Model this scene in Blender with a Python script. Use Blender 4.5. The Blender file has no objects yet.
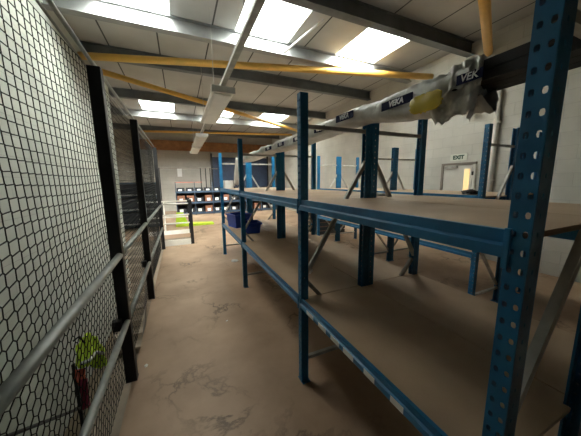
import bpy, bmesh, math, random
from mathutils import Vector, Matrix, noise
random.seed(7)
COL = bpy.context.scene.collection
PI = math.pi

# ------------------------------------------------------------------ materials
def new_mat(name):
    m = bpy.data.materials.new(name); m.use_nodes = True
    nt = m.node_tree; b = nt.nodes['Principled BSDF']
    return m, nt, b

def mat(name, c, rough=.6, metal=0.0, var=0.12, scale=6.0, bump=0.0, bscale=40.0, spec=.5, c2=None, detail=5):
    """base colour broken up by procedural noise in object space"""
    m, nt, b = new_mat(name)
    b.inputs['Roughness'].default_value = rough
    b.inputs['Metallic'].default_value = metal
    b.inputs['Specular IOR Level'].default_value = spec
    tc = nt.nodes.new('ShaderNodeTexCoord')
    n = nt.nodes.new('ShaderNodeTexNoise'); n.inputs['Scale'].default_value = scale; n.inputs['Detail'].default_value = detail
    nt.links.new(tc.outputs['Object'], n.inputs['Vector'])
    r = nt.nodes.new('ShaderNodeValToRGB')
    r.color_ramp.elements[0].position = .32; r.color_ramp.elements[1].position = .68
    d = c2 if c2 else tuple(x * (1 - var) for x in c)
    u = c if c2 else tuple(min(1, x * (1 + var)) for x in c)
    r.color_ramp.elements[0].color = (*d, 1); r.color_ramp.elements[1].color = (*u, 1)
    nt.links.new(n.outputs['Fac'], r.inputs['Fac']); nt.links.new(r.outputs['Color'], b.inputs['Base Color'])
    if bump:
        n2 = nt.nodes.new('ShaderNodeTexNoise'); n2.inputs['Scale'].default_value = bscale; n2.inputs['Detail'].default_value = 4
        nt.links.new(tc.outputs['Object'], n2.inputs['Vector'])
        bp = nt.nodes.new('ShaderNodeBump'); bp.inputs['Strength'].default_value = bump; bp.inputs['Distance'].default_value = .01
        nt.links.new(n2.outputs['Fac'], bp.inputs['Height']); nt.links.new(bp.outputs['Normal'], b.inputs['Normal'])
    return m

def block_mat(name, c, mortar, horiz, bw=.44, bh=.215, low_tint=None, low_tint_z=0.0):
    """painted blockwork; horiz = 'X' or 'Y', the horizontal axis of the wall"""
    m, nt, b = new_mat(name)
    b.inputs['Roughness'].default_value = .7
    tc = nt.nodes.new('ShaderNodeTexCoord'); sp = nt.nodes.new('ShaderNodeSeparateXYZ'); cb = nt.nodes.new('ShaderNodeCombineXYZ')
    L = nt.links
    L.new(tc.outputs['Object'], sp.inputs[0]); L.new(sp.outputs[horiz], cb.inputs['X']); L.new(sp.outputs['Z'], cb.inputs['Y'])
    br = nt.nodes.new('ShaderNodeTexBrick'); br.inputs['Scale'].default_value = 1
    br.inputs['Brick Width'].default_value = bw; br.inputs['Row Height'].default_value = bh
    br.inputs['Mortar Size'].default_value = .005; br.inputs['Mortar Smooth'].default_value = .6
    br.inputs['Color1'].default_value = (*c, 1); br.inputs['Color2'].default_value = (*[x * .93 for x in c], 1)
    br.inputs['Mortar'].default_value = (*mortar, 1)
    L.new(cb.outputs[0], br.inputs['Vector'])
    n = nt.nodes.new('ShaderNodeTexNoise'); n.inputs['Scale'].default_value = 1.7; n.inputs['Detail'].default_value = 6
    L.new(tc.outputs['Object'], n.inputs['Vector'])
    mx = nt.nodes.new('ShaderNodeMix'); mx.data_type = 'RGBA'; mx.blend_type = 'MULTIPLY'; mx.inputs[0].default_value = .35
    L.new(br.outputs['Color'], mx.inputs[6]); L.new(n.outputs['Fac'], mx.inputs[7])
    out = mx.outputs[2]
    if low_tint:  # multiplies a tint into the wall colour below the given height
        gt = nt.nodes.new('ShaderNodeMath'); gt.operation = 'LESS_THAN'; gt.inputs[1].default_value = low_tint_z
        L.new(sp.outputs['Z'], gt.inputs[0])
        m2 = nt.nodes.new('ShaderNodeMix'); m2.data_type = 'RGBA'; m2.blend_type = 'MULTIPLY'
        L.new(gt.outputs[0], m2.inputs[0]); L.new(out, m2.inputs[6]); m2.inputs[7].default_value = (*low_tint, 1)
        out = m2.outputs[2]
    L.new(out, b.inputs['Base Color'])
    bp = nt.nodes.new('ShaderNodeBump'); bp.inputs['Strength'].default_value = .5; bp.inputs['Distance'].default_value = .008
    L.new(br.outputs['Fac'], bp.inputs['Height']); bp.invert = True
    L.new(bp.outputs['Normal'], b.inputs['Normal'])
    return m

def floor_mat():
    m, nt, b = new_mat('worn_chipboard_floor'); L = nt.links
    b.inputs['Roughness'].default_value = .55; b.inputs['Specular IOR Level'].default_value = .35
    tc = nt.nodes.new('ShaderNodeTexCoord')
    def nz(scale, detail, rough=.5, dist=0.0):
        n = nt.nodes.new('ShaderNodeTexNoise'); n.inputs['Scale'].default_value = scale
        n.inputs['Detail'].default_value = detail; n.inputs['Roughness'].default_value = rough
        n.inputs['Distortion'].default_value = dist
        L.new(tc.outputs['Object'], n.inputs['Vector']); return n
    base = nt.nodes.new('ShaderNodeValToRGB')
    base.color_ramp.elements[0].position = .3; base.color_ramp.elements[1].position = .72
    base.color_ramp.elements[0].color = (.31, .203, .128, 1); base.color_ramp.elements[1].color = (.52, .365, .245, 1)
    L.new(nz(1.1, 8, .6).outputs['Fac'], base.inputs['Fac'])
    # thin wandering dirt outlines (dried puddle rims)
    rim = nt.nodes.new('ShaderNodeValToRGB'); e = rim.color_ramp.elements
    e[0].position = .475; e[0].color = (0, 0, 0, 1); e[1].position = .5; e[1].color = (1, 1, 1, 1)
    x = e.new(.525); x.color = (0, 0, 0, 1)
    L.new(nz(1.7, 6, .6, .35).outputs['Fac'], rim.inputs['Fac'])
    gate = nt.nodes.new('ShaderNodeValToRGB'); g = gate.color_ramp.elements
    g[0].position = .47; g[0].color = (0, 0, 0, 1); g[1].position = .62; g[1].color = (1, 1, 1, 1)
    L.new(nz(.9, 3).outputs['Fac'], gate.inputs['Fac'])
    mu = nt.nodes.new('ShaderNodeMath'); mu.operation = 'MULTIPLY'
    L.new(rim.outputs['Color'], mu.inputs[0]); L.new(gate.outputs['Color'], mu.inputs[1])
    mu2 = nt.nodes.new('ShaderNodeMath'); mu2.operation = 'MULTIPLY'; mu2.inputs[1].default_value = .85
    L.new(mu.outputs[0], mu2.inputs[0])
    mx = nt.nodes.new('ShaderNodeMix'); mx.data_type = 'RGBA'
    L.new(mu2.outputs[0], mx.inputs[0]); L.new(base.outputs['Color'], mx.inputs[6]); mx.inputs[7].default_value = (.10, .066, .045, 1)
    L.new(mx.outputs[2], b.inputs['Base Color'])
    bp = nt.nodes.new('ShaderNodeBump'); bp.inputs['Strength'].default_value = .25; bp.inputs['Distance'].default_value = .004
    L.new(nz(30, 5).outputs['Fac'], bp.inputs['Height']); L.new(bp.outputs['Normal'], b.inputs['Normal'])
    return m

def ceiling_mat():
    m, nt, b = new_mat('lined_roof_panels'); L = nt.links
    b.inputs['Roughness'].default_value = .75
    tc = nt.nodes.new('ShaderNodeTexCoord'); sp = nt.nodes.new('ShaderNodeSeparateXYZ'); L.new(tc.outputs['Object'], sp.inputs[0])
    ad = nt.nodes.new('ShaderNodeMath'); ad.operation = 'ADD'; ad.inputs[1].default_value = 10.0 + .33
    L.new(sp.outputs['X'], ad.inputs[0])
    dv = nt.nodes.new('ShaderNodeMath'); dv.operation = 'DIVIDE'; dv.inputs[1].default_value = .92; L.new(ad.outputs[0], dv.inputs[0])
    fr = nt.nodes.new('ShaderNodeMath'); fr.operation = 'FRACT'; L.new(dv.outputs[0], fr.inputs[0])
    lt = nt.nodes.new('ShaderNodeMath'); lt.operation = 'LESS_THAN'; lt.inputs[1].default_value = .03; L.new(fr.outputs[0], lt.inputs[0])
    n = nt.nodes.new('ShaderNodeTexNoise'); n.inputs['Scale'].default_value = .8; n.inputs['Detail'].default_value = 5; L.new(tc.outputs['Object'], n.inputs['Vector'])
    r = nt.nodes.new('ShaderNodeValToRGB'); r.color_ramp.elements[0].color = (.40, .40, .385, 1); r.color_ramp.elements[1].color = (.54, .545, .525, 1)
    r.color_ramp.elements[0].position = .3; r.color_ramp.elements[1].position = .7
    L.new(n.outputs['Fac'], r.inputs['Fac'])
    mx = nt.nodes.new('ShaderNodeMix'); mx.data_type = 'RGBA'; L.new(lt.outputs[0], mx.inputs[0]); L.new(r.outputs['Color'], mx.inputs[6])
    mx.inputs[7].default_value = (.07, .07, .07, 1); L.new(mx.outputs[2], b.inputs['Base Color'])
    return m

def skylight_mat():
    m = bpy.data.materials.new('translucent_rooflight_sheet'); m.use_nodes = True
    nt = m.node_tree; nt.nodes.clear(); L = nt.links
    o = nt.nodes.new('ShaderNodeOutputMaterial')
    tr = nt.nodes.new('ShaderNodeBsdfTransparent'); tl = nt.nodes.new('ShaderNodeBsdfTranslucent')
    tl.inputs['Color'].default_value = (.86, .9, .88, 1)
    tc = nt.nodes.new('ShaderNodeTexCoord'); n = nt.nodes.new('ShaderNodeTexNoise'); n.inputs['Scale'].default_value = 3
    n.inputs['Detail'].default_value = 5
    L.new(tc.outputs['Object'], n.inputs['Vector'])
    r = nt.nodes.new('ShaderNodeValToRGB'); r.color_ramp.elements[0].color = (.62, .66, .64, 1); r.color_ramp.elements[1].color = (.97, 1, .98, 1)
    r.color_ramp.elements[0].position = .3; r.color_ramp.elements[1].position = .65
    L.new(n.outputs['Fac'], r.inputs['Fac']); L.new(r.outputs['Color'], tr.inputs['Color'])
    mx = nt.nodes.new('ShaderNodeMixShader'); mx.inputs[0].default_value = .3
    L.new(tr.outputs[0], mx.inputs[1]); L.new(tl.outputs[0], mx.inputs[2]); L.new(mx.outputs[0], o.inputs['Surface'])
    return m

M = {}
M['blue'] = mat('rack_blue_paint', (.012, .165, .345), rough=.42, var=.18, scale=9, c2=(.008, .115, .255), bump=.08)
M['galv'] = mat('galvanised_steel', (.44, .43, .40), rough=.5, metal=.3, var=.2, scale=14)
M['board'] = mat('shelf_chipboard', (.52, .38, .255), rough=.55, var=.12, scale=2.5, c2=(.40, .285, .185), bump=.1, bscale=90, spec=.35)
M['black'] = mat('black_painted_steel', (.012, .012, .014), rough=.5, var=.2)
M['net'] = mat('black_net_cord', (.016, .017, .016), rough=.8, var=.2)
M['rail'] = mat('grey_galvanised_tube', (.30, .32, .30), rough=.45, metal=.4, var=.2, scale=10)
M['purlin'] = mat('grey_roof_steel', (.33, .34, .34), rough=.42, metal=.25, var=.18, scale=3)
M['purlin_dark'] = mat('dark_roof_steel', (.15, .165, .175), rough=.5, metal=.2, var=.2, scale=3)
M['yellow'] = mat('yellow_painted_tube', (.72, .41, .085), rough=.4, var=.1, scale=4)
M['timber'] = mat('stained_timber', (.33, .155, .055), rough=.6, var=.2, scale=5)
M['white'] = mat('white_enamel', (.74, .75, .72), rough=.4, var=.05)
M['whitepaint'] = mat('white_gloss_wood', (.80, .77, .70), rough=.5, var=.08)
M['film'] = mat('milky_wrapping_film', (.62, .605, .57), rough=.34, var=.1, scale=7, c2=(.46, .45, .42), bump=.9, bscale=26, spec=.6)
M['navy'] = mat('navy_print', (.010, .013, .055), rough=.7, spec=.15, var=.1)
M['blackwrap'] = mat('black_profiles', (.006, .006, .007), rough=.6, var=.2)
M['letter'] = mat('white_print', (.9, .9, .92), rough=.5, var=.05)
M['yellowprint'] = mat('yellow_print', (.62, .47, .045), rough=.4, var=.15, scale=9)
M['lime'] = mat('fluorescent_lime_fabric', (.62, .86, .06), rough=.8, var=.1)
M['reflect'] = mat('silver_reflective_tape', (.62, .64, .58), rough=.35, var=.1)
M['maroon'] = mat('maroon_fabric', (.26, .02, .06), rough=.8, var=.2)
M['coral'] = mat('coral_fabric', (.55, .10, .05), rough=.8, var=.2)
M['tote'] = mat('blue_plastic', (.015, .06, .42), rough=.35, var=.1)
M['crate'] = mat('dark_crate_plastic', (.02, .018, .016), rough=.6, var=.2)
M['carton'] = mat('brown_cardboard', (.22, .095, .055), rough=.8, var=.2)
M['darkbin'] = mat('dark_bin_plastic', (.022, .024, .032), rough=.5, var=.2)
M['farblue'] = mat('slate_blue_shelf', (.045, .075, .12), rough=.5, var=.15)
M['paper'] = mat('white_paper', (.82, .82, .80), rough=.7, var=.03)
M['shutter'] = mat('navy_shutter_paint', (.035, .055, .11), rough=.5, var=.12)
M['doorpaint'] = mat('cream_door_paint', (.68, .655, .60), rough=.45, var=.04)
M['frame'] = mat('grey_brown_frame', (.22, .19, .16), rough=.6, var=.1)
M['sign'] = mat('pale_green_sign', (.66, .68, .60), rough=.5, var=.03)
M['signtext'] = mat('dark_green_letters', (.02, .07, .045), rough=.5, var=.05)
M['lowfloor'] = mat('lower_concrete', (.28, .235, .18), rough=.8, var=.25, scale=2)
M['tread'] = mat('stair_tread_wood', (.36, .30, .23), rough=.7, var=.2)
M['floor'] = floor_mat()
M['ceiling'] = ceiling_mat()
M['sky'] = skylight_mat()
WALLC = (.70, .685, .62)
M['wall_r'] = block_mat('white_blockwork_right', WALLC, tuple(x * .8 for x in WALLC), 'Y')
M['wall_l'] = block_mat('white_blockwork_left', (.66, .69, .62), (.52, .54, .49), 'Y', low_tint=(.62, .50, .38), low_tint_z=-1.55)
M['wall_b'] = block_mat('grey_blockwork_back', (.55, .52, .46), (.42, .40, .36), 'X')
M['plain'] = mat('plain_grey_paint', (.42, .41, .38), rough=.8, var=.08, scale=1)
m_, nt_, b_ = new_mat('lit_door_pane')
b_.inputs['Base Color'].default_value = (.75, .55, .28, 1)
b_.inputs['Emission Color'].default_value = (1, .68, .30, 1); b_.inputs['Emission Strength'].default_value = .30
M['pane'] = m_

# ------------------------------------------------------------------ mesh builder
class MB:
    def __init__(s): s.bm = bmesh.new()
    def quad(s, *pts):
        return s.bm.faces.new([s.bm.verts.new(p) for p in pts])
    def box(s, x0, x1, y0, y1, z0, z1):
        v = [s.bm.verts.new((x, y, z)) for x in (x0, x1) for y in (y0, y1) for z in (z0, z1)]
        for f in ((0, 1, 3, 2), (4, 6, 7, 5), (0, 4, 5, 1), (2, 3, 7, 6), (0, 2, 6, 4), (1, 5, 7, 3)):
            s.bm.faces.new([v[i] for i in f])
        return s
    def tube(s, pts, r, n=10, cap=True, rs=None):
        pts = [Vector(p) for p in pts]; rings = []
        for i, p in enumerate(pts):
            d = (pts[min(i + 1, len(pts) - 1)] - pts[max(i - 1, 0)]).normalized()
            a = Vector((0, 0, 1)) if abs(d.z) < .9 else Vector((1, 0, 0))
            u = d.cross(a).normalized(); w = d.cross(u).normalized()
            rr = rs[i] if rs else r
            rings.append([s.bm.verts.new(p + (u * math.cos(2 * PI * k / n) + w * math.sin(2 * PI * k / n)) * rr) for k in range(n)])
        for a, b in zip(rings, rings[1:]):
            for k in range(n): s.bm.faces.new((a[k], a[(k + 1) % n], b[(k + 1) % n], b[k]))
        if cap: s.bm.faces.new(rings[0][::-1]); s.bm.faces.new(rings[-1])
        return s
    def bar(s, p, q, w, h, up=(0, 0, 1)):
        """rectangular bar between two points; w across, h along 'up'"""
        p, q = Vector(p), Vector(q); d = (q - p).normalized(); u = d.cross(Vector(up)).normalized(); v = u.cross(d).normalized()
        ring = lambda c: [s.bm.verts.new(c + u * a * w / 2 + v * b * h / 2) for a, b in ((-1, -1), (1, -1), (1, 1), (-1, 1))]
        a, b = ring(p), ring(q)
        for k in range(4): s.bm.faces.new((a[k], a[(k + 1) % 4], b[(k + 1) % 4], b[k]))
        s.bm.faces.new(a[::-1]); s.bm.faces.new(b)
        return s
    def prism(s, poly, y0, y1):
        """poly in (x,z) swept along y"""
        a = [s.bm.verts.new((x, y0, z)) for x, z in poly]; b = [s.bm.verts.new((x, y1, z)) for x, z in poly]
        n = len(poly)
        for k in range(n): s.bm.faces.new((a[k], a[(k + 1) % n], b[(k + 1) % n], b[k]))
        s.bm.faces.new(a[::-1]); s.bm.faces.new(b)
        return s
    def build(s, name, m, parent=None, smooth=False, loc=(0, 0, 0), bevel=0):
        bmesh.ops.recalc_face_normals(s.bm, faces=s.bm.faces)
        me = bpy.data.meshes.new(name); s.bm.to_mesh(me); s.bm.free()
        me.materials.append(m)
        if smooth:
            for p in me.polygons: p.use_smooth = True
        o = bpy.data.objects.new(name, me); COL.objects.link(o); o.location = loc
        if parent: o.parent = parent
        if bevel:
            bv = o.modifiers.new('bevel', 'BEVEL'); bv.width = bevel; bv.segments = 2
        return o

def tag(o, label=None, cat=None, group=None, kind=None):
    if label: o['label'] = label
    if cat: o['category'] = cat
    if group: o['group'] = group
    if kind: o['kind'] = kind
    return o
def thing(name, label, cat, loc=(0, 0, 0), group=None):
    o = bpy.data.objects.new(name, None); COL.objects.link(o); o.location = loc
    return tag(o, label, cat, group)
def struct(name, mb, m, **k): return tag(mb.build(name, m, **k), kind='structure')
def inst(mesh_obj, name, parent, loc, scale=None, rotz=0):
    c = mesh_obj.copy(); c.name = name; COL.objects.link(c); c.parent = parent; c.location = loc
    if scale: c.scale = scale
    c.rotation_euler.z = rotz
    return c

# ------------------------------------------------------------------ the room
XR, YB, YF = 5.67, 15.6, -7.0
FE = -.487            # edge of the mezzanine floor
XL = -1.60            # stairwell wall
ZC = 4.40
f = MB()
f.box(FE, XR, YF, 7.0, -.12, 0); f.box(.25, XR, 7.0, 8.5, -.12, 0); f.box(XL, XR, 8.5, YB, -.12, 0); f.box(-4.2, XL, 8.5, YB, -.12, 0)
struct('floor', f, M['floor'])
struct('floor_lower', MB().box(XL - .1, .25, YF, 8.5, -2.2, -2.1), M['lowfloor'])
struct('wall_right', MB().box(XR, XR + .22, YF, YB, -.1, ZC), M['wall_r'])
struct('trim_1', MB().box(XR - .035, XR + .01, YF, YB, 3.36, 3.42), M['white'])
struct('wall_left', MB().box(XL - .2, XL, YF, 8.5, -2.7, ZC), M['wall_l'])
struct('wall_stair', MB().box(-4.2, XL - .2, 8.3, 8.5, -2.7, ZC), M['plain'])
struct('wall_outer', MB().box(-4.4, -4.2, 8.3, YB, -2.7, ZC), M['plain'])
struct('wall_back', MB().box(-4.4, XR + .2, YB, YB + .2, -.1, ZC), M['wall_b'])
struct('wall_rear', MB().box(XL - .2, XR + .2, YF - .2, YF, -2.7, ZC), M['lowfloor'])
struct('wall_under', MB().box(XL, .25, 8.5, 8.6, -2.7, -.12), M['lowfloor'])
struct('wall_below', MB().box(FE, FE + .08, YF, 7.0, -2.7, -.12).box(.25, .33, 7.0, 8.5, -2.7, -.12), M['lowfloor'])

# roof deck with rooflight openings
SK = [(-.98, .04, 3.93, 5.02), (1.13, 2.18, 3.93, 5.02), (3.35, 4.42, 3.93, 5.05),
      (-1.10, 0.0, 9.75, 11.25), (1.12, 2.22, 9.75, 11.25), (3.34, 4.5, 9.75, 11.25)]
EXTRA = []
SK += EXTRA
xs = sorted({-4.4, XR + .2} | {s[0] for s in SK} | {s[1] for s in SK}); ys = sorted({YF - .2, YB + .2} | {s[2] for s in SK} | {s[3] for s in SK})
rb = MB()
for x0, x1 in zip(xs, xs[1:]):
    for y0, y1 in zip(ys, ys[1:]):
        cx, cy = (x0 + x1) / 2, (y0 + y1) / 2
        if any(a < cx < b and c < cy < d for a, b, c, d in SK): continue
        rb.box(x0, x1, y0, y1, ZC, ZC + .08)
struct('ceiling', rb, M['ceiling'])
for i, (a, b, c, d) in enumerate(SK):
    mb = MB(); n = max(8, int((b - a) / .02)); prev = None
    for k in range(n + 1):
        x = a - .02 + (b - a + .04) * k / n; z = ZC + .1 + .018 * math.sin(2 * PI * (x - a) / .15)
        cur = (mb.bm.verts.new((x, c - .02, z)), mb.bm.verts.new((x, d + .02, z)))
        if prev: mb.bm.faces.new((prev[0], cur[0], cur[1], prev[1]))
        prev = cur
    struct('window_%d' % (i + 1), mb, M['sky'], smooth=True)
    L = bpy.data.lights.new('daylight_portal', 'AREA'); L.shape = 'RECTANGLE'; L.size = b - a; L.size_y = d - c
    L.cycles.is_portal = True
    lo = bpy.data.objects.new('daylight_portal', L); COL.objects.link(lo); lo.location = ((a + b) / 2, (c + d) / 2, ZC + .15)

# cross purlins (I sections running across the room)
for i, (y, dark) in enumerate(((3.5, 1), (5.0, 0), (6.5, 1), (9.1, 1), (11.4, 0), (14.3, 1), (0.4, 1), (-2.2, 1), (1.95, 1))):
    if i == 8: continue
    mb = MB(); z0 = 4.15
    mb.box(-4.2, XR, y - .006, y + .006, z0, ZC); mb.box(-4.2, XR, y - .075, y + .075, z0, z0 + .014); mb.box(-4.2, XR, y - .05, y + .05, ZC - .014, ZC)
    struct('beam_%d' % (i + 1), mb, M['purlin_dark'] if dark else M['purlin'])

# timber header and shutter on the back wall
struct('trim_2', MB().box(-2.0, 5.3, YB - .16, YB, 3.40, 3.92), M['timber'])
sh = MB(); z = 0.0
while z < 3.1:
    sh.prism([(0, 0)], 0, 0) if False else None
    z1 = z + .1
    sh.box(1.85, 5.25, YB - .05, YB - .001, z, z1 - .012); sh.box(1.85, 5.25, YB - .035, YB - .001, z1 - .012, z1)
    z = z1
d1 = struct('door_1', sh, M['shutter'])
MB().box(1.76, 1.85, YB - .10, YB, 0, 3.3).build('door_frame', M['black'], d1)
MB().box(5.25, 5.33, YB - .10, YB, 0, 3.3).build('door_frame', M['black'], d1)

# ------------------------------------------------------------------ door on the right wall
dr = struct('door_2', MB().box(XR - .02, XR, 3.24, 3.86, 0.0, 1.95), M['doorpaint'])
MB().box(XR - .045, XR, 3.86, 3.91, 0, 2.0).build('door_frame', M['frame'], dr)
MB().box(XR - .045, XR, 3.17, 3.86, 1.955, 2.0).build('door_frame', M['frame'], dr)
MB().box(XR - .045, XR, 3.17, 3.215, 0, 1.955).build('door_frame', M['doorpaint'], dr)
MB().box(XR - .026, XR - .019, 3.29, 3.40, 1.15, 1.86).build('vision_pane', M['pane'], dr)
MB().box(XR - .05, XR - .02, 3.20, 3.24, 1.72, 1.80).build('door_closer', M['black'], dr)
MB().box(XR - .06, XR - .02, 3.55, 3.83, 1.885, 1.935).build('closer_arm', M['galv'], dr)

def text_mesh(name, txt, size, m, parent, origin, ux, uz, extrude=.002, italic=0.0, bold=.0):
    """text as a thin mesh; ux, uz = world directions of the baseline and of 'up'"""
    cu = bpy.data.curves.new(name, 'FONT'); cu.body = txt; cu.size = size; cu.extrude = extrude
    cu.shear = italic; cu.offset = bold; cu.align_x = 'CENTER'; cu.align_y = 'CENTER'
    t = bpy.data.objects.new(name + '_tmp', cu); COL.objects.link(t)
    bpy.context.view_layer.update()
    dg = bpy.context.evaluated_depsgraph_get()
    me = bpy.data.meshes.new_from_object(t.evaluated_get(dg)); bpy.data.objects.remove(t); bpy.data.curves.remove(cu)
    ux, uz = Vector(ux).normalized(), Vector(uz).normalized(); n = ux.cross(uz)
    R = Matrix((ux, uz, n)).transposed().to_4x4(); R.translation = Vector(origin)
    me.transform(R); me.materials.clear(); me.materials.append(m); me.name = name
    o = bpy.data.objects.new(name, me); COL.objects.link(o)
    if parent: o.parent = parent
    return o
sg = MB().box(XR - .012, XR - .0005, 3.38, 3.74, 2.045, 2.19).build('exit_sign', M['sign'])
tag(sg, 'small pale sign with dark lettering on the wall above the cream door', 'sign')
text_mesh('lettering', 'EXIT', .115, M['signtext'], sg, (XR - .014, 3.56, 2.115), (0, -1, 0), (0, 0, 1), bold=.006)

wp = thing('wall_pipe', 'pale vertical pipe running up the white right wall beside the cream door', 'pipe', (XR, 2.88, 0))
MB().tube([(-.05, 0, 0), (-.05, 0, 3.3)], .045, 12).build('pipe', M['doorpaint'], wp, smooth=True)
for z in (.5, 1.6, 2.7): MB().box(-.10, 0, -.06, .06, z, z + .03).build('bracket', M['doorpaint'], wp)
cam_ = thing('wall_bracket', 'small grey metal bracket fixed high on the white right wall under the ledge', 'bracket', (XR, 3.3, 2.98))
MB().box(-.14, 0, -.035, .035, 0, .05).build('arm', M['galv'], cam_)
MB().tube([(-.14, -.06, .02), (-.14, .10, .02)], .035, 10).build('head', M['galv'], cam_, smooth=True)

# ------------------------------------------------------------------ roof bracing tubes
def brace_tube(p, q, r, label):
    o = MB().tube([p, q], r, 14).build('roof_brace', M['yellow'], smooth=True)
    return tag(o, label, 'roof brace')
brace_tube((-1.58, 6.29, 4.06), (5.66, 4.36, 4.06), .068, 'thick yellow tube spanning the whole roof under the grey beams')
brace_tube((-1.58, 6.85, 4.06), (5.66, 11.4, 4.06), .062, 'yellow tube sloping down behind the light fitting towards the far right')
brace_tube((2.60, 1.667, 4.06), (5.64, 3.158, 4.06), .07, 'short yellow tube rising above the black end of the bundle')
brace_tube((-1.5, 13.95, 4.06), (5.6, 12.3, 4.06), .05, 'thin yellow tube near the far end, above the timber header')
rod = tag(MB().tube([(2.02, 4.75, 4.10), (2.2, 3.62, 4.10)], .02, 8).build('conduit', M['white'], smooth=True),
          'short pale conduit slanting along the rooflight edge behind the dark beam', 'conduit')

# ------------------------------------------------------------------ lights on a trunking line
TX = .63
tr = thing('lighting_trunking', 'long silver trunking rail hung from the roof, carrying the white light fittings', 'trunking', (0, 0, 0))
MB().box(TX - .03, TX + .03, -1.0, 11.5, 2.938, 2.99).build('rail', M['rail'], tr)
MB().box(TX - .037, TX - .03, -1.0, 11.5, 2.938, 2.96).build('lip', M['white'], tr)
for y in (.6, 2.4, 4.5, 6.4, 8.5, 11.0):
    MB().tube([(TX, y, 2.985), (TX, y, 4.41)], .004, 5).build('hanger_wire', M['galv'], tr)
def fitting():
    root = thing('light_fitting', '', 'light fitting', (TX, 4.5, 2.86))
    a = MB(); a.prism([(-.12, .075), (-.155, .02), (-.155, .0), (.155, .0), (.155, .02), (.12, .075)], -.98, .98)
    a.build('housing', M['white'], root, bevel=.012)
    b = MB(); b.prism([(-.125, 0), (-.10, -.028), (.10, -.028), (.125, 0)], -.93, .93); b.build('diffuser', M['white'], root, bevel=.01)
    for s in (-1, 1):
        MB().box(-.16, .16, s * .985 - .012, s * .985 + .012, -.012, .078).build('end_cap', M['white'], root, bevel=.008)
    return root
def copy_tree(o, parent=None):
    c = o.copy(); COL.objects.link(c)
    if parent: c.parent = parent
    for ch in o.children: copy_tree(ch, c)
    return c
fit = fitting(); fit['group'] = 'white light fittings in a line'
labs = ['nearest and largest white light fitting hanging below the first dark roof beams', 'middle white light fitting in the line, just beyond the big one', 'farthest small white light fitting, in front of the timber header']
for i, y in enumerate((4.62, 8.2, 11.9)):
    o = fit if i == 0 else copy_tree(fit)
    o.location.y = y if i < 2 else 10.6; o['label'] = labs[i]
# ------------------------------------------------------------------ safety netting fence
XN = -.54
fence = thing('netting_fence', 'tall black-posted netting screen with grey guard rails along the left floor edge', 'fence', (-.49, 0, 0))
fence.location = (0, 0, 0)
PY = (2.25, 3.85, 6.70, .25)
for y in PY:
    MB().box(-.53, -.45, y - .035, y + .035, 0, 2.45).build('post', M['black'], fence, bevel=.004)
    MB().box(-.532, -.447, y - .038, y + .038, 0, .006).build('base_plate', M['black'], fence)
def railseg(z, r, name):
    segs = [(-3.9, .25), (.25, 2.25), (2.25, 3.85), (3.85, 6.70)]
    for a, b in segs:
        MB().tube([(-.47, a + .02, z), (-.47, b - .02, z)], r, 12).build(name, M['rail'], fence, smooth=True)
railseg(1.09, .024, 'handrail'); railseg(.54, .022, 'mid_rail')
for y in (2.25, 3.85):
    MB().box(-.56, -.50, y - .09, y - .035, .50, .58).build('clamp', M['black'], fence)
MB().tube([(-.50, -3.9, 2.53), (-.50, 1.6, 2.50), (-.50, 2.25, 2.475), (-.50, 3.85, 2.475), (-.50, 6.72, 2.475)], .013, 8).build('top_tube', M['rail'], fence, smooth=True)
MB().tube([(XN, -3.9, 2.53), (XN, 1.2, 2.50), (XN, 2.25, 2.452), (XN, 3.85, 2.45), (XN, 6.7, 2.45)], .008, 6).build('top_wire', M['rail'], fence, smooth=True)
# the net: knotted zigzag rows joined by short vertical strands, looser towards the bottom
net = MB(); P, H_ = .0265, .047
y0n, y1n = .35, 6.68; NI = int((y1n - y0n) / P); NJ = int(2.455 / H_)
MG = []; SH = [0.0]          # how closely the knots pull together (square above, diamond below) and the row shift that keeps it upright
for j in range(NJ + 2):
    q = max(0, min(1, (.72 - j / NJ) / .40)); MG.append(q * q * (3 - 2 * q) * .92); SH.append(SH[-1] - P * MG[-1])
def npos(i, j):
    y = y0n + i * P + SH[j] + (P * .5 * MG[j] if (i + j) % 2 == 0 else -P * .5 * MG[j]); z = 2.455 - j * H_ + max(0, 2.0 - y) * .03 * (1 - j / NJ); t = j / NJ
    amp = .001 + .012 * min(1, max(0, (t - .25) / .6))
    up = ((i + j) % 2 == 0)
    sag = .035 * math.sin(PI * ((y - .25) % 1.95) / 1.95) * (1 - t) * 1.2
    wx = .012 * noise.noise(Vector((y * 1.3, z * 1.5, 0))); wy = .012 * noise.noise(Vector((y * 2, z * 2, 5))); wz = .012 * noise.noise(Vector((y * 2, z * 2, 9)))
    return Vector((XN + wx, y + wy, max(.004, z + (amp if up else -amp) - sag + wz)))
bm = net.bm
def strand(p, q, r):
    d = (q - p).normalized(); u = d.cross(Vector((1, 0, 0))).normalized(); w = Vector((1, 0, 0))
    ra = []
    for c in (p, q):
        ra.append([bm.verts.new(c + u * r), bm.verts.new(c - u * r * .5 + w * r * .87), bm.verts.new(c - u * r * .5 - w * r * .87)])
    a, b = ra
    for k in range(3): bm.faces.new((a[k], a[(k + 1) % 3], b[(k + 1) % 3], b[k]))
for j in range(NJ + 1):
    for i in range(NI + 60):
        p = npos(i, j)
        if not (y0n < p.y < y1n - P): continue
        strand(p, npos(i + 1, j), .0027)
        if (i + j) % 2 == 0 and j > 0: strand(p, npos(i, j - 1), .0022)
net.build('netting', M['net'], fence)

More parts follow.
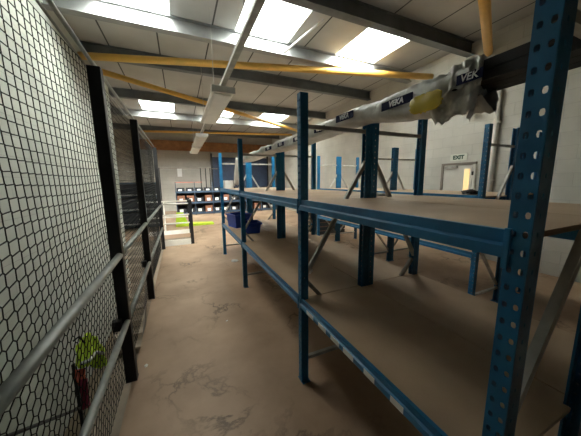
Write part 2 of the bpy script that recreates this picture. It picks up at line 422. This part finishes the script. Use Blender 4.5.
# ------------------------------------------------------------------ guard around the stair opening
g = thing('stair_guard', 'white railed guard with black end post and white kick board at the stair opening', 'guard rail', (.2, 7.0, 0))
MB().box(-.04, .04, -.04, .04, 0, 1.20).build('post', M['black'], g)
for z, n_ in ((1.09, 'top_rail'), (1.0, 'top_rail'), (.80, 'mid_rail'), (.58, 'mid_rail')):
    if z == 1.0: continue
    MB().tube([(-.66, 0, z), (-.04, 0, z)], .02, 8).build(n_, M['whitepaint'], g, smooth=True)
MB().box(-.68, -.04, -.045, -.02, 0, .15).build('kick_board', M['whitepaint'], g)
g2 = thing('stair_guard', 'second white railed guard farther back, on the far side of the stair opening', 'guard rail', (.2, 8.55, 0))
MB().box(-.035, .035, -.035, .035, 0, 1.15).build('post', M['black'], g2)
for z in (1.05, .55):
    MB().tube([(-1.4, 0, z), (-.03, 0, z)], .022, 8).build('top_rail' if z > 1 else 'mid_rail', M['whitepaint'], g2, smooth=True)
MB().box(-1.4, -.03, -.045, -.02, 0, .13).build('kick_board', M['whitepaint'], g2)
MB().box(-.74, -.70, -.03, .03, 0, 1.05).build('post', M['whitepaint'], g2)

# stairs down from the far side, seen through the netting
st = thing('staircase', 'dull brown stair flight going down between the netting and the white wall', 'staircase', (0, 0, 0))
NS = 10
for k in range(NS):
    y = 8.20 - k * .235; z = -.2 - k * .19
    MB().box(XL + .03, -1.03, y - .25, y, z - .03, z).build('tread', M['tread'], st)
for x in (XL + .005, -1.03):
    MB().bar((x + .012, 8.32, -.16), (x + .012, 8.32 - .235 * NS, -.16 - .19 * NS), .03, .24).build('stringer', M['frame'], st)
sr = thing('stair_handrail', 'thin black handrail and post beyond the netting at the bottom left', 'handrail', (-1.05, 2.76, -2.1))
MB().box(-.012, .012, -.012, .012, 0, 2.05).build('post', M['black'], sr)
MB().box(-.02, .02, -1.62, -1.58, 0, 2.9).build('post', M['black'], sr)
MB().tube([(.03, -1.72, 2.86), (.03, -.06, 1.62)], .012, 8).build('rail', M['black'], sr, smooth=True)

# ------------------------------------------------------------------ clothes on the wall
def cloth(name, outline, m, parent, seed, thick=.035, org=(0, 0, 0), parts=None):
    """a hanging crumpled garment; outline in (y,z), x is depth away from the wall"""
    ys_ = [p[0] for p in outline]; zs_ = [p[1] for p in outline]
    def inside(y, z):
        c = False; n = len(outline)
        for i in range(n):
            (a, b), (e, f_) = outline[i], outline[(i + 1) % n]
            if (b > z) != (f_ > z) and y < (e - a) * (z - b) / (f_ - b) + a: c = not c
        return c
    mb = MB(); N = 34; dy = (max(ys_) - min(ys_)) / N; dz = (max(zs_) - min(zs_)) / N; V = {}
    for i in range(N):
        for j in range(N):
            y = min(ys_) + (i + .5) * dy; z = min(zs_) + (j + .5) * dz
            if not inside(y, z): continue
            q = []
            for a, b in ((0, 0), (1, 0), (1, 1), (0, 1)):
                k = (i + a, j + b)
                if k not in V:
                    yy = min(ys_) + k[0] * dy; zz = min(zs_) + k[1] * dz
                    w = .05 + thick * noise.noise(Vector((yy * 13 + seed, zz * 6, seed))) + thick * .8 * math.sin(yy * 46 + 3 * noise.noise(Vector((yy * 5, zz * 5, seed)))) * .6
                    V[k] = mb.bm.verts.new((w, yy, zz))
                q.append(V[k])
            mb.bm.faces.new(q)
    o = mb.build(name, m, parent, smooth=True, loc=org)
    so = o.modifiers.new('solid', 'SOLIDIFY'); so.thickness = .006
    return o
VX, VY, VZ = -1.025, 2.69, -.60
def px_outline(pts): return [(y - VY, z - VZ) for y, z in pts]
vest = thing('safety_vest', 'crumpled fluorescent yellow-green safety vest hanging on a black post behind the netting', 'safety vest', (VX, VY, VZ))
vo = px_outline([(2.972, .131), (3.13, -.024), (3.31, -.292), (3.338, -.509), (3.143, -.413), (2.858, -.16), (2.666, -.045), (2.625, .096), (2.70, .17), (2.765, .17)])
cloth('body', vo, M['lime'], vest, 3.1, thick=.03)
MB().tube([(.075, -.03, .60), (.085, .12, .52), (.08, .32, .47), (.07, .55, .30)], .017, 6).build('reflective_band', M['reflect'], vest, smooth=True)
MB().tube([(.02, .02, .81), (.05, .06, .82), (.06, .14, .70)], .008, 6).build('hanging_cord', M['black'], vest)
red = thing('red_garment', 'narrow maroon and coral garment hanging below the yellow-green vest', 'garment', (VX, VY, VZ))
cloth('body', px_outline([(2.63, -.141), (2.79, -.262), (2.765, -.40), (2.74, -.51), (2.636, -.46)]), M['maroon'], red, 8.4, thick=.02)
cloth('collar', px_outline([(2.625, -.03), (2.833, -.165), (2.79, -.29), (2.619, -.19), (2.59, -.08)]), M['coral'], red, 1.4, thick=.02, org=(-.015, 0, 0))

# ------------------------------------------------------------------ racking kit
UP_W, UP_D, UP_H = .050, .060, 2.255
def plate_holes(mb, o, u, v, n, W, Hh, cols, pitch, hw, hh, z0):
    """plate of width W (along u) and height Hh (along v) with octagonal holes in 'cols' (centres), real openings"""
    o, u, v = Vector(o), Vector(u), Vector(v)
    cuts = [0.0]
    for c in cols: cuts += [c - hw * .9, c + hw * .9]
    cuts.append(W)
    P_ = lambda a, b: o + u * a + v * b
    for k in range(0, len(cuts) - 1, 2): mb.quad(P_(cuts[k], 0), P_(cuts[k + 1], 0), P_(cuts[k + 1], Hh), P_(cuts[k], Hh))
    rows = int((Hh - z0) / pitch)
    for c in cols:
        a, b = c - hw * .9, c + hw * .9
        mb.quad(P_(a, 0), P_(b, 0), P_(b, z0), P_(a, z0)); mb.quad(P_(a, z0 + rows * pitch), P_(b, z0 + rows * pitch), P_(b, Hh), P_(a, Hh))
        for r in range(rows):
            zb, zt = z0 + r * pitch, z0 + (r + 1) * pitch; zc = (zb + zt) / 2
            out = [P_(a, zb), P_(c, zb), P_(b, zb), P_(b, zc), P_(b, zt), P_(c, zt), P_(a, zt), P_(a, zc)]
            k1, k2 = hw * .5, hh * .5
            inn = [P_(c - k1 * .75, zc - k2 * .8), P_(c, zc - k2), P_(c + k1 * .75, zc - k2 * .8), P_(c + k1, zc), P_(c + k1 * .75, zc + k2 * .8), P_(c, zc + k2), P_(c - k1 * .75, zc + k2 * .8), P_(c - k1, zc)]
            vo_ = [mb.bm.verts.new(p) for p in out]; vi = [mb.bm.verts.new(p) for p in inn]
            for q in range(8): mb.bm.faces.new((vo_[q], vo_[(q + 1) % 8], vi[(q + 1) % 8], vi[q]))
def make_upright():
    """open channel, web facing -x, web holes in two columns, flange holes in one"""
    mb = MB()
    plate_holes(mb, (0, 0, 0), (0, 1, 0), (0, 0, 1), None, UP_W, UP_H, (.0118, .037), .05, .0125, .018, .03)
    for y in (0.0, UP_W):
        plate_holes(mb, (0, y, 0), (1, 0, 0), (0, 0, 1), None, UP_D, UP_H, (.026,), .05, .008, .014, .03)
    mb.quad((UP_D, 0, 0), (UP_D, .007, 0), (UP_D, .007, UP_H), (UP_D, 0, UP_H))
    mb.quad((UP_D, UP_W, 0), (UP_D, UP_W - .007, 0), (UP_D, UP_W - .007, UP_H), (UP_D, UP_W, UP_H))
    o = mb.build('upright', M['blue'], None)
    so = o.modifiers.new('solid', 'SOLIDIFY'); so.thickness = .003; so.offset = 0
    return o
UPR = make_upright()
COL.objects.unlink(UPR)

def rack(name, label, cat, xf, xb, frames, levels, mirror, raised=True, short=(1, 1)):
    """frames: y of each frame (near side); xf/xb outer faces of front and back posts (xf<xb); levels: (board_top, beam_height)"""
    root = thing(name, label, cat, (xf, frames[0], 0))
    ox, oy = xf, frames[0]
    W = xb - xf
    for y in frames:
        inst(UPR, 'upright', root, (0, y - oy, 0), scale=(1, 1, short[0]))
        inst(UPR, 'upright', root, (W, y - oy + UP_W, 0), rotz=PI, scale=(1, 1, short[1]))
        yy = y - oy + UP_W / 2
        MB().box(0, UP_D + .012, yy - .045, yy + .045, 0, .006).build('foot_plate', M['blue'], root)
        MB().box(W - UP_D - .012, W, yy - .045, yy + .045, 0, .006).build('foot_plate', M['blue'], root)
        a, b2 = UP_D * .75, W - UP_D * .75
        lo, hi = (a, b2) if not mirror else (b2, a)
        for z in (.20, 2.034):
            MB().bar((a, yy, z), (b2, yy, z), .028, .028).build('horizontal_brace', M['galv'], root)
        MB().bar((lo, yy - .008, .92), (hi, yy - .008, 1.80), .026, .030).build('diagonal_brace', M['galv'], root)
        MB().bar((lo, yy + .012, .88), (hi, yy + .012, .24), .026, .030).build('diagonal_brace', M['galv'], root)
    for li, (zt, bh) in enumerate(levels):
        for k in range(len(frames) - 1):
            ya, yb = frames[k] - oy + UP_W, frames[k + 1] - oy
            for side in (0, 1):
                s = 1 if side == 0 else -1; oo = .012 if (side == 0) == raised else 0.0; x0 = -oo if side == 0 else W + oo
                h = bh; z1 = zt + .012 if (side == 0 and raised) else zt - .019
                prof = [(0, z1 - h), (.05, z1 - h), (.05, z1 - .022), (.028, z1 - .022), (.028, z1), (.010, z1), (.010, z1 - h * .48), (0, z1 - h * .58)]
                bm_ = MB(); bm_.prism([(x0 + s * px, pz) for px, pz in prof], ya + .002, yb - .002)
                be = bm_.build('beam', M['blue'], root)
                for yy in (ya + .003, yb - .003):
                    cn = MB(); sg_ = 1 if yy < (ya + yb) / 2 else -1
                    cn.box(min(x0 - s * .004, x0 + s * .05), max(x0 - s * .004, x0 + s * .05), min(yy, yy - sg_ * .05), max(yy, yy - sg_ * .05), z1 - h - .05, z1 + .012)
                    # thin hook plate over the upright's face
                    cn.bm.free(); cn = MB()
                    cn.box(min(x0, x0 + s * .008), max(x0, x0 + s * .008), min(yy, yy - sg_ * .016), max(yy, yy - sg_ * .016), z1 - h - .03, z1 + .006)
                    cn.build('hook_plate', M['blue'], be, bevel=.002)
            bd = MB().box(.018, W - .018, ya - .028, yb + .028, zt - .018, zt)
            # keep boards clear of the posts by notching: three strips
            bd.bm.free(); bd = MB(); x0, x1 = (.018 if raised else .0), W
            bd.box(x0, x1, ya + .004, yb - .004, zt - .018, zt)
            bd.box(UP_D + .004, W - UP_D - .004, ya - .022, ya + .004, zt - .018, zt)
            bd.box(UP_D + .004, W - UP_D - .004, yb - .004, yb + .022, zt - .018, zt)
            bd.build('shelf_board', M['board'], root)
            for q in range(1, 3):
                yq = ya + (yb - ya) * q / 3
                MB().box(.04, W - .04, yq - .02, yq + .02, zt - .05, zt - .019).build('board_support', M['galv'], root)
    return root

FR = (.305, 1.61, 3.62, 5.58)
LV = ((.725, .066), (1.50, .076))
r1 = rack('shelving_rack', 'blue steel shelving rack nearest the walkway, with brown board shelves', 'shelving rack', .80, 1.448, FR, LV, False, short=(1, .935))
r2 = rack('shelving_rack', 'blue steel shelving rack standing back to back behind the walkway rack', 'shelving rack', 1.456, 2.08, FR, LV, True, raised=False, short=(.935, 1))
FR2 = (1.70, 3.60, 5.46)
LV2 = ((.745, .07), (1.44, .10))
r3 = rack('shelving_rack', 'blue shelving rack across the next aisle, facing the front racks', 'shelving rack', 3.20, 3.836, FR2, LV2, False)
r4 = rack('shelving_rack', 'rearmost blue shelving rack, back to back by the white right wall', 'shelving rack', 3.844, 4.48, FR2, LV2, True, raised=False)
# worn white labels stuck on the lower front beam
for y0_, y1_ in ((1.50, 1.40), (1.33, 1.235), (1.18, 1.09), (1.05, .96), (.875, .80), (.70, .63)):
    o = MB().box(-.0135, -.0122, y1_ - FR[0], y0_ - FR[0], .672, .702).build('shelf_label', M['paper'], r1)
    o['label'] = 'worn whitish label strip'
# ------------------------------------------------------------------ the film-wrapped bundle on top of the rack
bun = thing('wrapped_bundle', 'long bundle of black profiles in milky printed film along the top of the rack', 'wrapped bundle', (1.27, .3, 2.054))
bo = Vector(bun.location)
def sect(y):
    """centre x, z and half sizes of the wrapped part"""
    def lerp(a, b, t): t = max(0, min(1, t)); return a + (b - a) * t
    zb = lerp(2.062, 1.985, (1.50 - y) / .45) - (.036 * abs(math.sin(PI * (y - 1.635) / 2.01)) ** 1.3 if y > 1.635 else 0); zt = 2.155 + .010 * math.sin(y * 9)
    hw = .105
    return 1.272, (zb + zt) / 2, hw, (zt - zb) / 2
mb = MB(); NY, NA = 240, 40; rings = []
for i in range(NY + 1):
    y = .70 + (5.25 - .70) * i / NY; cx, cz, hw, hh = sect(y); ring = []
    for k in range(NA):
        a = 2 * PI * k / NA; ca, sa = math.cos(a), math.sin(a)
        x = cx + hw * math.copysign(abs(ca) ** .55, ca); z = cz + hh * math.copysign(abs(sa) ** .6, sa)
        amp = .008 + .026 * max(0, min(1, (1.0 - y) * 5))
        w = noise.noise(Vector((x * 16, y * 6, z * 16))) * amp * 1.9 + noise.noise(Vector((x * 40, y * 22, z * 40))) * amp * .8
        if sa < -.2 and y > 1.0: w = min(w, 0) if abs(sa) > .2 else w
        if ca > .5: w = min(w, .004)
        up = max(0, sa) * (.020 * max(0, noise.noise(Vector((y * 6.5, 2, 7))) + .1) + .016 * abs(noise.noise(Vector((y * 19, x * 20, 7)))))
        ring.append(mb.bm.verts.new((x + ca * w - bo.x, y - bo.y, z + sa * w + up - bo.z)))
    rings.append(ring)
for a, b in zip(rings, rings[1:]):
    for k in range(NA): mb.bm.faces.new((a[k], a[(k + 1) % NA], b[(k + 1) % NA], b[k]))
mb.bm.faces.new(rings[-1])
film = mb.build('film_sleeve', M['film'], bun, smooth=True)
blk = MB()
for ix in range(3):
    for iz in range(2):
        x0 = 1.185 + ix * .066 - bo.x; z0 = 2.053 + iz * .042 - bo.z
        blk.box(x0, x0 + .062, -2.4, .85, z0, z0 + .040)
o = blk.build('black_profiles', M['blackwrap'], bun); o['label'] = 'black profiles sticking out of the film'
# crumpled torn end of the film: flaps hanging below
def flap(pts_top, pts_bot, seed, name='loose_film', m=None):
    mb = MB(); N, K = 14, 14; G = []
    for i in range(N + 1):
        row = []
        for k in range(K + 1):
            s, t = i / N, k / K
            p = Vector(pts_top[0]).lerp(Vector(pts_top[1]), s).lerp(Vector(pts_bot[0]).lerp(Vector(pts_bot[1]), s), t)
            w = .022 * noise.noise(Vector((s * 4 + seed, t * 2.4, seed))) + .012 * math.sin(s * 17 + seed)
            p += Vector((w, w * .4, .01 * noise.noise(Vector((s * 6, t * 6, seed)))))
            if k == K: p.z += .03 * noise.noise(Vector((s * 7, seed, 1)))
            row.append(mb.bm.verts.new(p - bo))
        G.append(row)
    for i in range(N):
        for k in range(K): mb.bm.faces.new((G[i][k], G[i + 1][k], G[i + 1][k + 1], G[i][k + 1]))
    o = mb.build(name, m or M['film'], bun, smooth=True); so = o.modifiers.new('s', 'SOLIDIFY'); so.thickness = .003
    return o
flap([(1.165, .67, 2.06), (1.165, .92, 2.03)], [(1.19, .70, 1.95), (1.19, .88, 1.92)], 2)
flap([(1.20, .70, 2.05), (1.35, .74, 2.05)], [(1.24, .76, 1.93), (1.34, .80, 1.95)], 5)
flap([(1.155, .66, 2.15), (1.155, .80, 2.15)], [(1.15, .66, 2.05), (1.15, .80, 2.04)], 9)
# far end: film hanging down to the shelf
flap([(1.10, 5.22, 2.13), (1.26, 5.28, 2.13)], [(1.04, 5.22, 1.60), (1.12, 5.28, 1.56)], 11, 'hanging_film')
flap([(1.08, 5.18, 2.13), (1.17, 5.30, 2.13)], [(1.01, 5.14, 1.58), (1.06, 5.30, 1.54)], 15, 'hanging_film')

def on_side(y):  # x of the film's walkway-facing side
    cx, cz, hw, hh = sect(y); return cx - hw, cz
def print_label(y0, y1, txt, hgt, dz=0.0, tilt=0.0):
    x0, z = on_side((y0 + y1) / 2); zz = z + dz
    x = x0 - .0115; mb = MB(); N = 16
    vs = []
    for i in range(N + 1):
        y = y0 + (y1 - y0) * i / N; zc = zz + tilt * (i / N - .5); xx = x
        vs.append([mb.bm.verts.new(Vector((xx + e, y, zc + s * hgt / 2)) - bo) for e in (0, .004) for s in (-1, 1)])
    for a, b in zip(vs, vs[1:]):
        mb.bm.faces.new((a[0], a[1], b[1], b[0])); mb.bm.faces.new((a[2], a[3], b[3], b[2]))
        mb.bm.faces.new((a[1], a[3], b[3], b[1])); mb.bm.faces.new((a[0], a[2], b[2], b[0]))
    mb.bm.faces.new((vs[0][0], vs[0][1], vs[0][3], vs[0][2])); mb.bm.faces.new((vs[-1][0], vs[-1][1], vs[-1][3], vs[-1][2]))
    lab = mb.build('printed_label', M['navy'], bun); lab['label'] = 'navy printed label with white letters'
    d = Vector((0, -(y1 - y0), -tilt)).normalized()
    c = Vector((x - .002, (y0 + y1) / 2, zz)) - bo
    text_mesh('lettering', txt, hgt * .92, M['letter'], lab, c, d, (0, 0, 1), extrude=.0012, bold=hgt * .03, italic=.15)
    return lab
print_label(.995, 1.215, 'VEKA', .047, .012, 0)
print_label(1.49, 1.70, 'VEKA', .050, .005, .004)
print_label(1.87, 2.05, 'VEKA', .048, .0, .01)
print_label(2.32, 2.51, 'VEKA', .046, -.005, -.005)
print_label(2.78, 2.98, 'VEKA', .046, -.005, .004)
print_label(3.22, 3.47, 'VEKA', .046, .0, .004)
# label on the black end, and the yellow printed patch on the crumpled film
tl = MB().box(1.1345 - bo.x, 1.1385 - bo.x, .648 - bo.y, .752 - bo.y, 2.052 - bo.z, 2.092 - bo.z).build('printed_label', M['navy'], bun)
text_mesh('lettering', 'VEK', .040, M['letter'], tl, Vector((1.133, .70, 2.072)) - bo, (0, -1, 0), (0, 0, 1), extrude=.0006, bold=.0008, italic=.15)
mb = MB(); N = 22; G = {}
for i in range(N + 1):
    for k in range(N + 1):
        y = .80 + .18 * i / N; z = 1.975 + .095 * k / N - (y - .9) * .0
        G[i, k] = mb.bm.verts.new(Vector((1.132 + .010 * noise.noise(Vector((y * 14, z * 14, 3))) - .012 * math.sin(PI * k / N), y, z)) - bo)
for i in range(N):
    for k in range(N):
        e = ((i + .5) / N * 2 - 1) ** 4 + ((k + .5) / N * 2 - 1) ** 4
        if e < .8 + .35 * noise.noise(Vector((i * .3, k * .3, 1))): mb.bm.faces.new((G[i, k], G[i + 1, k], G[i + 1, k + 1], G[i, k + 1]))
for v in [v for v in mb.bm.verts if not v.link_faces]: mb.bm.verts.remove(v)
yp = mb.build('yellow_patch', M['yellowprint'], bun, smooth=True); yp.modifiers.new('s', 'SOLIDIFY').thickness = .002
yp['label'] = 'yellow printed patch on the crumpled film'

# ------------------------------------------------------------------ things on the racks
def tote(x, y, w, d, h, z, label, rot):
    r = thing('storage_tote', label, 'tote', (x, y, z), 'blue totes on the lower shelf'); r.rotation_euler.z = rot
    mb = MB(); t = .006
    def ring(s, z): return [Vector((a * w / 2 * s, b * d / 2 * s, z)) for a, b in ((-1, -1), (1, -1), (1, 1), (-1, 1))]
    A, B, C, D = ring(.86, 0), ring(1, h), ring(.97, h), ring(.83, t)
    va = [[mb.bm.verts.new(p) for p in q] for q in (A, B, C, D)]
    for p, q in zip(va, va[1:]):
        for k in range(4): mb.bm.faces.new((p[k], p[(k + 1) % 4], q[(k + 1) % 4], q[k]))
    mb.bm.faces.new(va[0][::-1]); mb.bm.faces.new(va[3])
    mb.build('body', M['tote'], r, bevel=.01)
    rm = MB(); e = .018
    for a in (-1, 1):
        rm.box(-w / 2 - e, w / 2 + e, a * d / 2 - .012, a * d / 2 + .012, h - .03, h)
        rm.box(a * w / 2 - .012, a * w / 2 + .012, -d / 2 - e, d / 2 + e, h - .031, h + .001)
    rm.build('rim', M['tote'], r)
    for a in (-1, 1): MB().tube([(-w * .2, a * (d / 2 + .02), h - .06), (0, a * (d / 2 + .03), h - .09), (w * .2, a * (d / 2 + .02), h - .06)], .009, 6).build('handle', M['tote'], r)
    return r
tote(1.06, 5.02, .36, .42, .27, .7255, 'larger blue plastic tote at the far end of the lower shelf', .25)
tote(1.14, 4.36, .30, .36, .19, .7255, 'smaller blue plastic tote in front of the larger blue tote', -.1)
wb = MB().box(-.09, .09, -.1, .1, 0, .17).build('white_carton', M['paper'], loc=(.95, 5.42, 1.5005), bevel=.004)
tag(wb, 'small white carton on the upper shelf near the far blue post', 'carton')
MB().box(-.02, .02, -.1005, .1005, .1655, .1715).build('tape', M['board'], wb)

cr = thing('dark_crate', 'large black slatted crate on the floor under the far racks', 'crate', (3.72, 5.62, .012))
cr.location = (3.74, 6.35, 0.001)
for z in (.0, .13, .26, .39, .52):
    MB().box(-.02, .98, 0, .03, z, z + .10).build('slat', M['crate'], cr)
    MB().box(-.02, .98, .57, .6, z, z + .10).build('slat', M['crate'], cr)
    MB().box(-.02, .01, .03, .57, z, z + .10).build('side_slat', M['crate'], cr)
    MB().box(.95, .98, .03, .57, z, z + .10).build('side_slat', M['crate'], cr)
for x in (.01, .91): MB().box(x, x + .04, .03, .57, 0, .62).build('corner_post', M['crate'], cr)
MB().box(.05, .91, .05, .55, .05, .45).build('contents', M['carton'], cr)

def crumple(name, label, cat, loc, size, m, seed):
    mb = MB(); bmesh.ops.create_icosphere(mb.bm, subdivisions=3, radius=1)
    for v in mb.bm.verts:
        k = 1 + .5 * noise.noise(v.co * 2 + Vector((seed, 0, 0)))
        v.co = Vector((v.co.x * size[0] * k, v.co.y * size[1] * k, max(0, v.co.z * size[2] * k + size[2] * .6)))
    return tag(mb.build(name, m, loc=loc), label, cat)
crumple('film_offcut', 'crumpled scrap of film on the upper shelf beside the wide blue post', 'scrap', (1.72, 1.79, 1.5005), (.06, .05, .018), M['film'], 2)
crumple('film_offcut', 'pale crumpled offcut on the lower shelf behind the front blue post', 'scrap', (1.10, 2.12, .7255), (.07, .06, .03), M['film'], 5)
crumple('black_bag', 'crumpled black bag among the posts on the shelf by the right wall', 'bag', (3.58, 2.05, 1.4405), (.11, .09, .04), M['blackwrap'], 8)
o = MB().box(-.014, .014, -.006, .006, 0, .003).build('paper_scrap', M['paper'], loc=(.395, 2.80, .0005)); o.rotation_euler.z = .6
tag(o, 'tiny white paper scrap on the open floor in front of the rack', 'scrap')
o = crumple('wood_chip', 'small cream chip lying at the floor edge beside the first fence post', 'scrap', (-.40, 2.37, .0), (.012, .02, .006), M['whitepaint'], 4)
crumple('film_offcut', 'pale scrap lying on the floor beneath the far end of the front rack', 'scrap', (.93, 5.0, .0), (.07, .08, .012), M['film'], 14)

# ------------------------------------------------------------------ lime kit on the floor beyond the stairs
lm = thing('lime_ramp', 'lime-yellow folded board lying on the far floor beyond the stair opening', 'board', (.05, 9.95, .001))
MB().prism([(-.30, 0), (1.05, 0), (1.05, .05), (-.30, .12)], -.1, .3).build('deck', M['lime'], lm)
MB().prism([(-.30, .12), (.12, .10), (-.02, .50), (-.26, .52)], .05, .16).build('upright_panel', M['lime'], lm)

# ------------------------------------------------------------------ picking shelves at the far end
fx0, fx1, fy0, fy1 = -.24, 5.4, 13.2, 13.75
fs = thing('picking_shelf', 'long low slate-blue picking shelf full of bins across the far end', 'shelving', (0, 0, 0))
for zt in (.10, .63, 1.17):
    MB().box(fx0, fx1, fy0, fy1, zt - .035, zt).build('shelf', M['farblue'], fs)
    MB().box(fx0, fx1, fy0 - .02, fy0 - .001, zt - .06, zt + .03).build('shelf_lip', M['farblue'], fs)
for q in range(7):
    x = fx0 + .02 + .86 * q
    MB().box(x - .015, x + .015, fy0 - .035, fy0 - .021, 0, 1.64).build('shelf_post', M['farblue'], fs)
MB().box(fx0, fx1, fy1, fy1 + .02, 0, 1.17).build('back_panel', M['darkbin'], fs)
MB().box(fx0, 1.0, fy0 - .033, fy0 - .022, 1.62, 1.64).build('top_rail', M['coral'], fs)
def make_bin():
    r = thing('storage_bin', '', 'bin', (0, 0, 0), 'dark bins on the far shelves')
    b = MB(); b.box(-.18, .18, 0, .45, 0, .008); b.box(-.18, -.172, 0, .45, .008, .30); b.box(.172, .18, 0, .45, .008, .30)
    b.box(-.172, .172, 0, .008, .008, .22); b.box(-.172, .172, .442, .45, .008, .30)
    b.build('body', M['darkbin'], r)
    MB().box(-.15, .15, .03, .40, .008, .20).build('contents', M['carton'], r)
    MB().box(-.10, .06, -.004, -.0005, .07, .20).build('bin_label', M['paper'], r)
    return r
def makecarton():
    r = thing('brown_carton', '', 'carton', (0, 0, 0), 'brown cartons on the far shelves')
    MB().box(-.17, .17, 0, .42, 0, .34).build('body', M['carton'], r)
    MB().box(-.08, .08, -.003, -.0005, .07, .20).build('carton_label', M['paper'], r)
    return r
binp = make_bin(); carp = makecarton(); first = firstc = True; rnd = random.Random(5)
for zt, nm in ((.10, 'bottom'), (.63, 'middle'), (1.17, 'top')):
    for q in range(13):
        xx = fx0 + .235 + q * .43
        if xx > fx1 - .2: continue
        if nm != 'top' and rnd.random() < .38:
            o = carp if firstc else copy_tree(carp); firstc = False
            o['label'] = 'brown carton with a white tag, on the %s shelf at the far end' % nm
        else:
            o = binp if first else copy_tree(binp); first = False
            o['label'] = 'open dark bin with a white tag, on the %s shelf at the far end' % nm
        o.location = (xx, fy0 + .01 + rnd.random() * .03, zt + .0005); o.scale.z = 1.0 if nm != 'top' else .62
tf = thing('open_frame', 'tall dark open frame of thin posts behind the far picking shelf', 'frame', (0, 0, 0))
for x in (-.9, 1.02, 1.27, 1.50): MB().box(x - .022, x + .022, 13.85, 13.89, 0, 2.36).build('post', M['black'], tf)
MB().box(-.9, 1.9, 13.86, 13.88, 2.32, 2.345).build('cross_rail', M['frame'], tf)
o = MB().box(-.10, .14, YB - .006, YB, 1.95, 2.40).build('paper_notice', M['paper']); tag(o, 'white paper notice pinned on the grey far wall', 'notice')
o = MB().box(-1.22, -1.14, YB - .05, YB - .001, 2.0, 2.10).build('switch_box', M['black']); tag(o, 'small black switch box on the grey far wall', 'switch box')

# ------------------------------------------------------------------ dark racks beyond the stairwell (seen through the netting)
dk = thing('storage_rack', 'dark storage rack with blue post beyond the netting at left', 'storage rack', (-1.97, 9.7, 0))
for x in (0, 1.25):
    for y in (0, .6): MB().box(x - .03, x + .03, y - .03, y + .03, 0, 2.2).build('post', M['blue'], dk)
for z in (.25, .75, 1.25, 1.65):
    MB().box(-.03, 1.28, -.03, .63, z - .04, z).build('shelf', M['purlin'] if z < 1.5 else M['farblue'], dk)
for i_, z in enumerate((.25, .75, 1.25)):
    o = MB().box(.05, 1.2, .05, .58, z, z + .34).build('dark_box', M['darkbin'], dk)
MB().box(0, 1.25, .62, .64, 0, 1.65).build('back_panel', M['farblue'], dk)

# ------------------------------------------------------------------ world, camera, view
w = bpy.data.worlds.new('sky'); bpy.context.scene.world = w; w.use_nodes = True
bg = w.node_tree.nodes['Background']; bg.inputs['Color'].default_value = (1.0, .99, .94, 1); bg.inputs['Strength'].default_value = 7.0
# overcast sky with a bright lobe added behind the camera to lift the far floor
wt = w.node_tree; tcw = wt.nodes.new('ShaderNodeTexCoord'); vd = wt.nodes.new('ShaderNodeVectorMath'); vd.operation = 'DOT_PRODUCT'
vd.inputs[1].default_value = Vector((.15, -.72, .68)).normalized()
wt.links.new(tcw.outputs['Generated'], vd.inputs[0])
cl = wt.nodes.new('ShaderNodeMath'); cl.operation = 'MAXIMUM'; cl.inputs[1].default_value = 0; wt.links.new(vd.outputs['Value'], cl.inputs[0])
pw = wt.nodes.new('ShaderNodeMath'); pw.operation = 'POWER'; pw.inputs[1].default_value = 8; wt.links.new(cl.outputs[0], pw.inputs[0])
ma = wt.nodes.new('ShaderNodeMath'); ma.operation = 'MULTIPLY_ADD'; ma.inputs[1].default_value = 62.0; ma.inputs[2].default_value = 5.0
wt.links.new(pw.outputs[0], ma.inputs[0]); wt.links.new(ma.outputs[0], bg.inputs['Strength'])
f_px = 245.1046
R = Matrix(((0.9131986053250861, -0.07148217238284957, 0.40119646840886597), (-0.4073568357286448, -0.13271353924191143, 0.903574858485467), (-0.011345290541170745, -0.9885734244522834, -0.1503125704963567)))
cam = bpy.data.cameras.new('camera'); co = bpy.data.objects.new('camera', cam); COL.objects.link(co)
M3 = R @ Matrix(((1, 0, 0), (0, -1, 0), (0, 0, -1)))
M4 = M3.to_4x4(); M4.translation = Vector((0, 0, 1.65)); co.matrix_world = M4
cam.sensor_width = 36; cam.lens = f_px / 581 * 36; cam.clip_start = .02; cam.clip_end = 100
sc = bpy.context.scene; sc.camera = co
sc.view_settings.view_transform = 'Standard'; sc.view_settings.look = 'None'; sc.view_settings.gamma = 1; sc.view_settings.use_curve_mapping = False
sc.view_settings.exposure = 1.5

sc.cycles.max_bounces = 10; sc.cycles.diffuse_bounces = 4; sc.cycles.transparent_max_bounces = 12; sc.cycles.sample_clamp_indirect = 6
sc.cycles.use_denoising = True
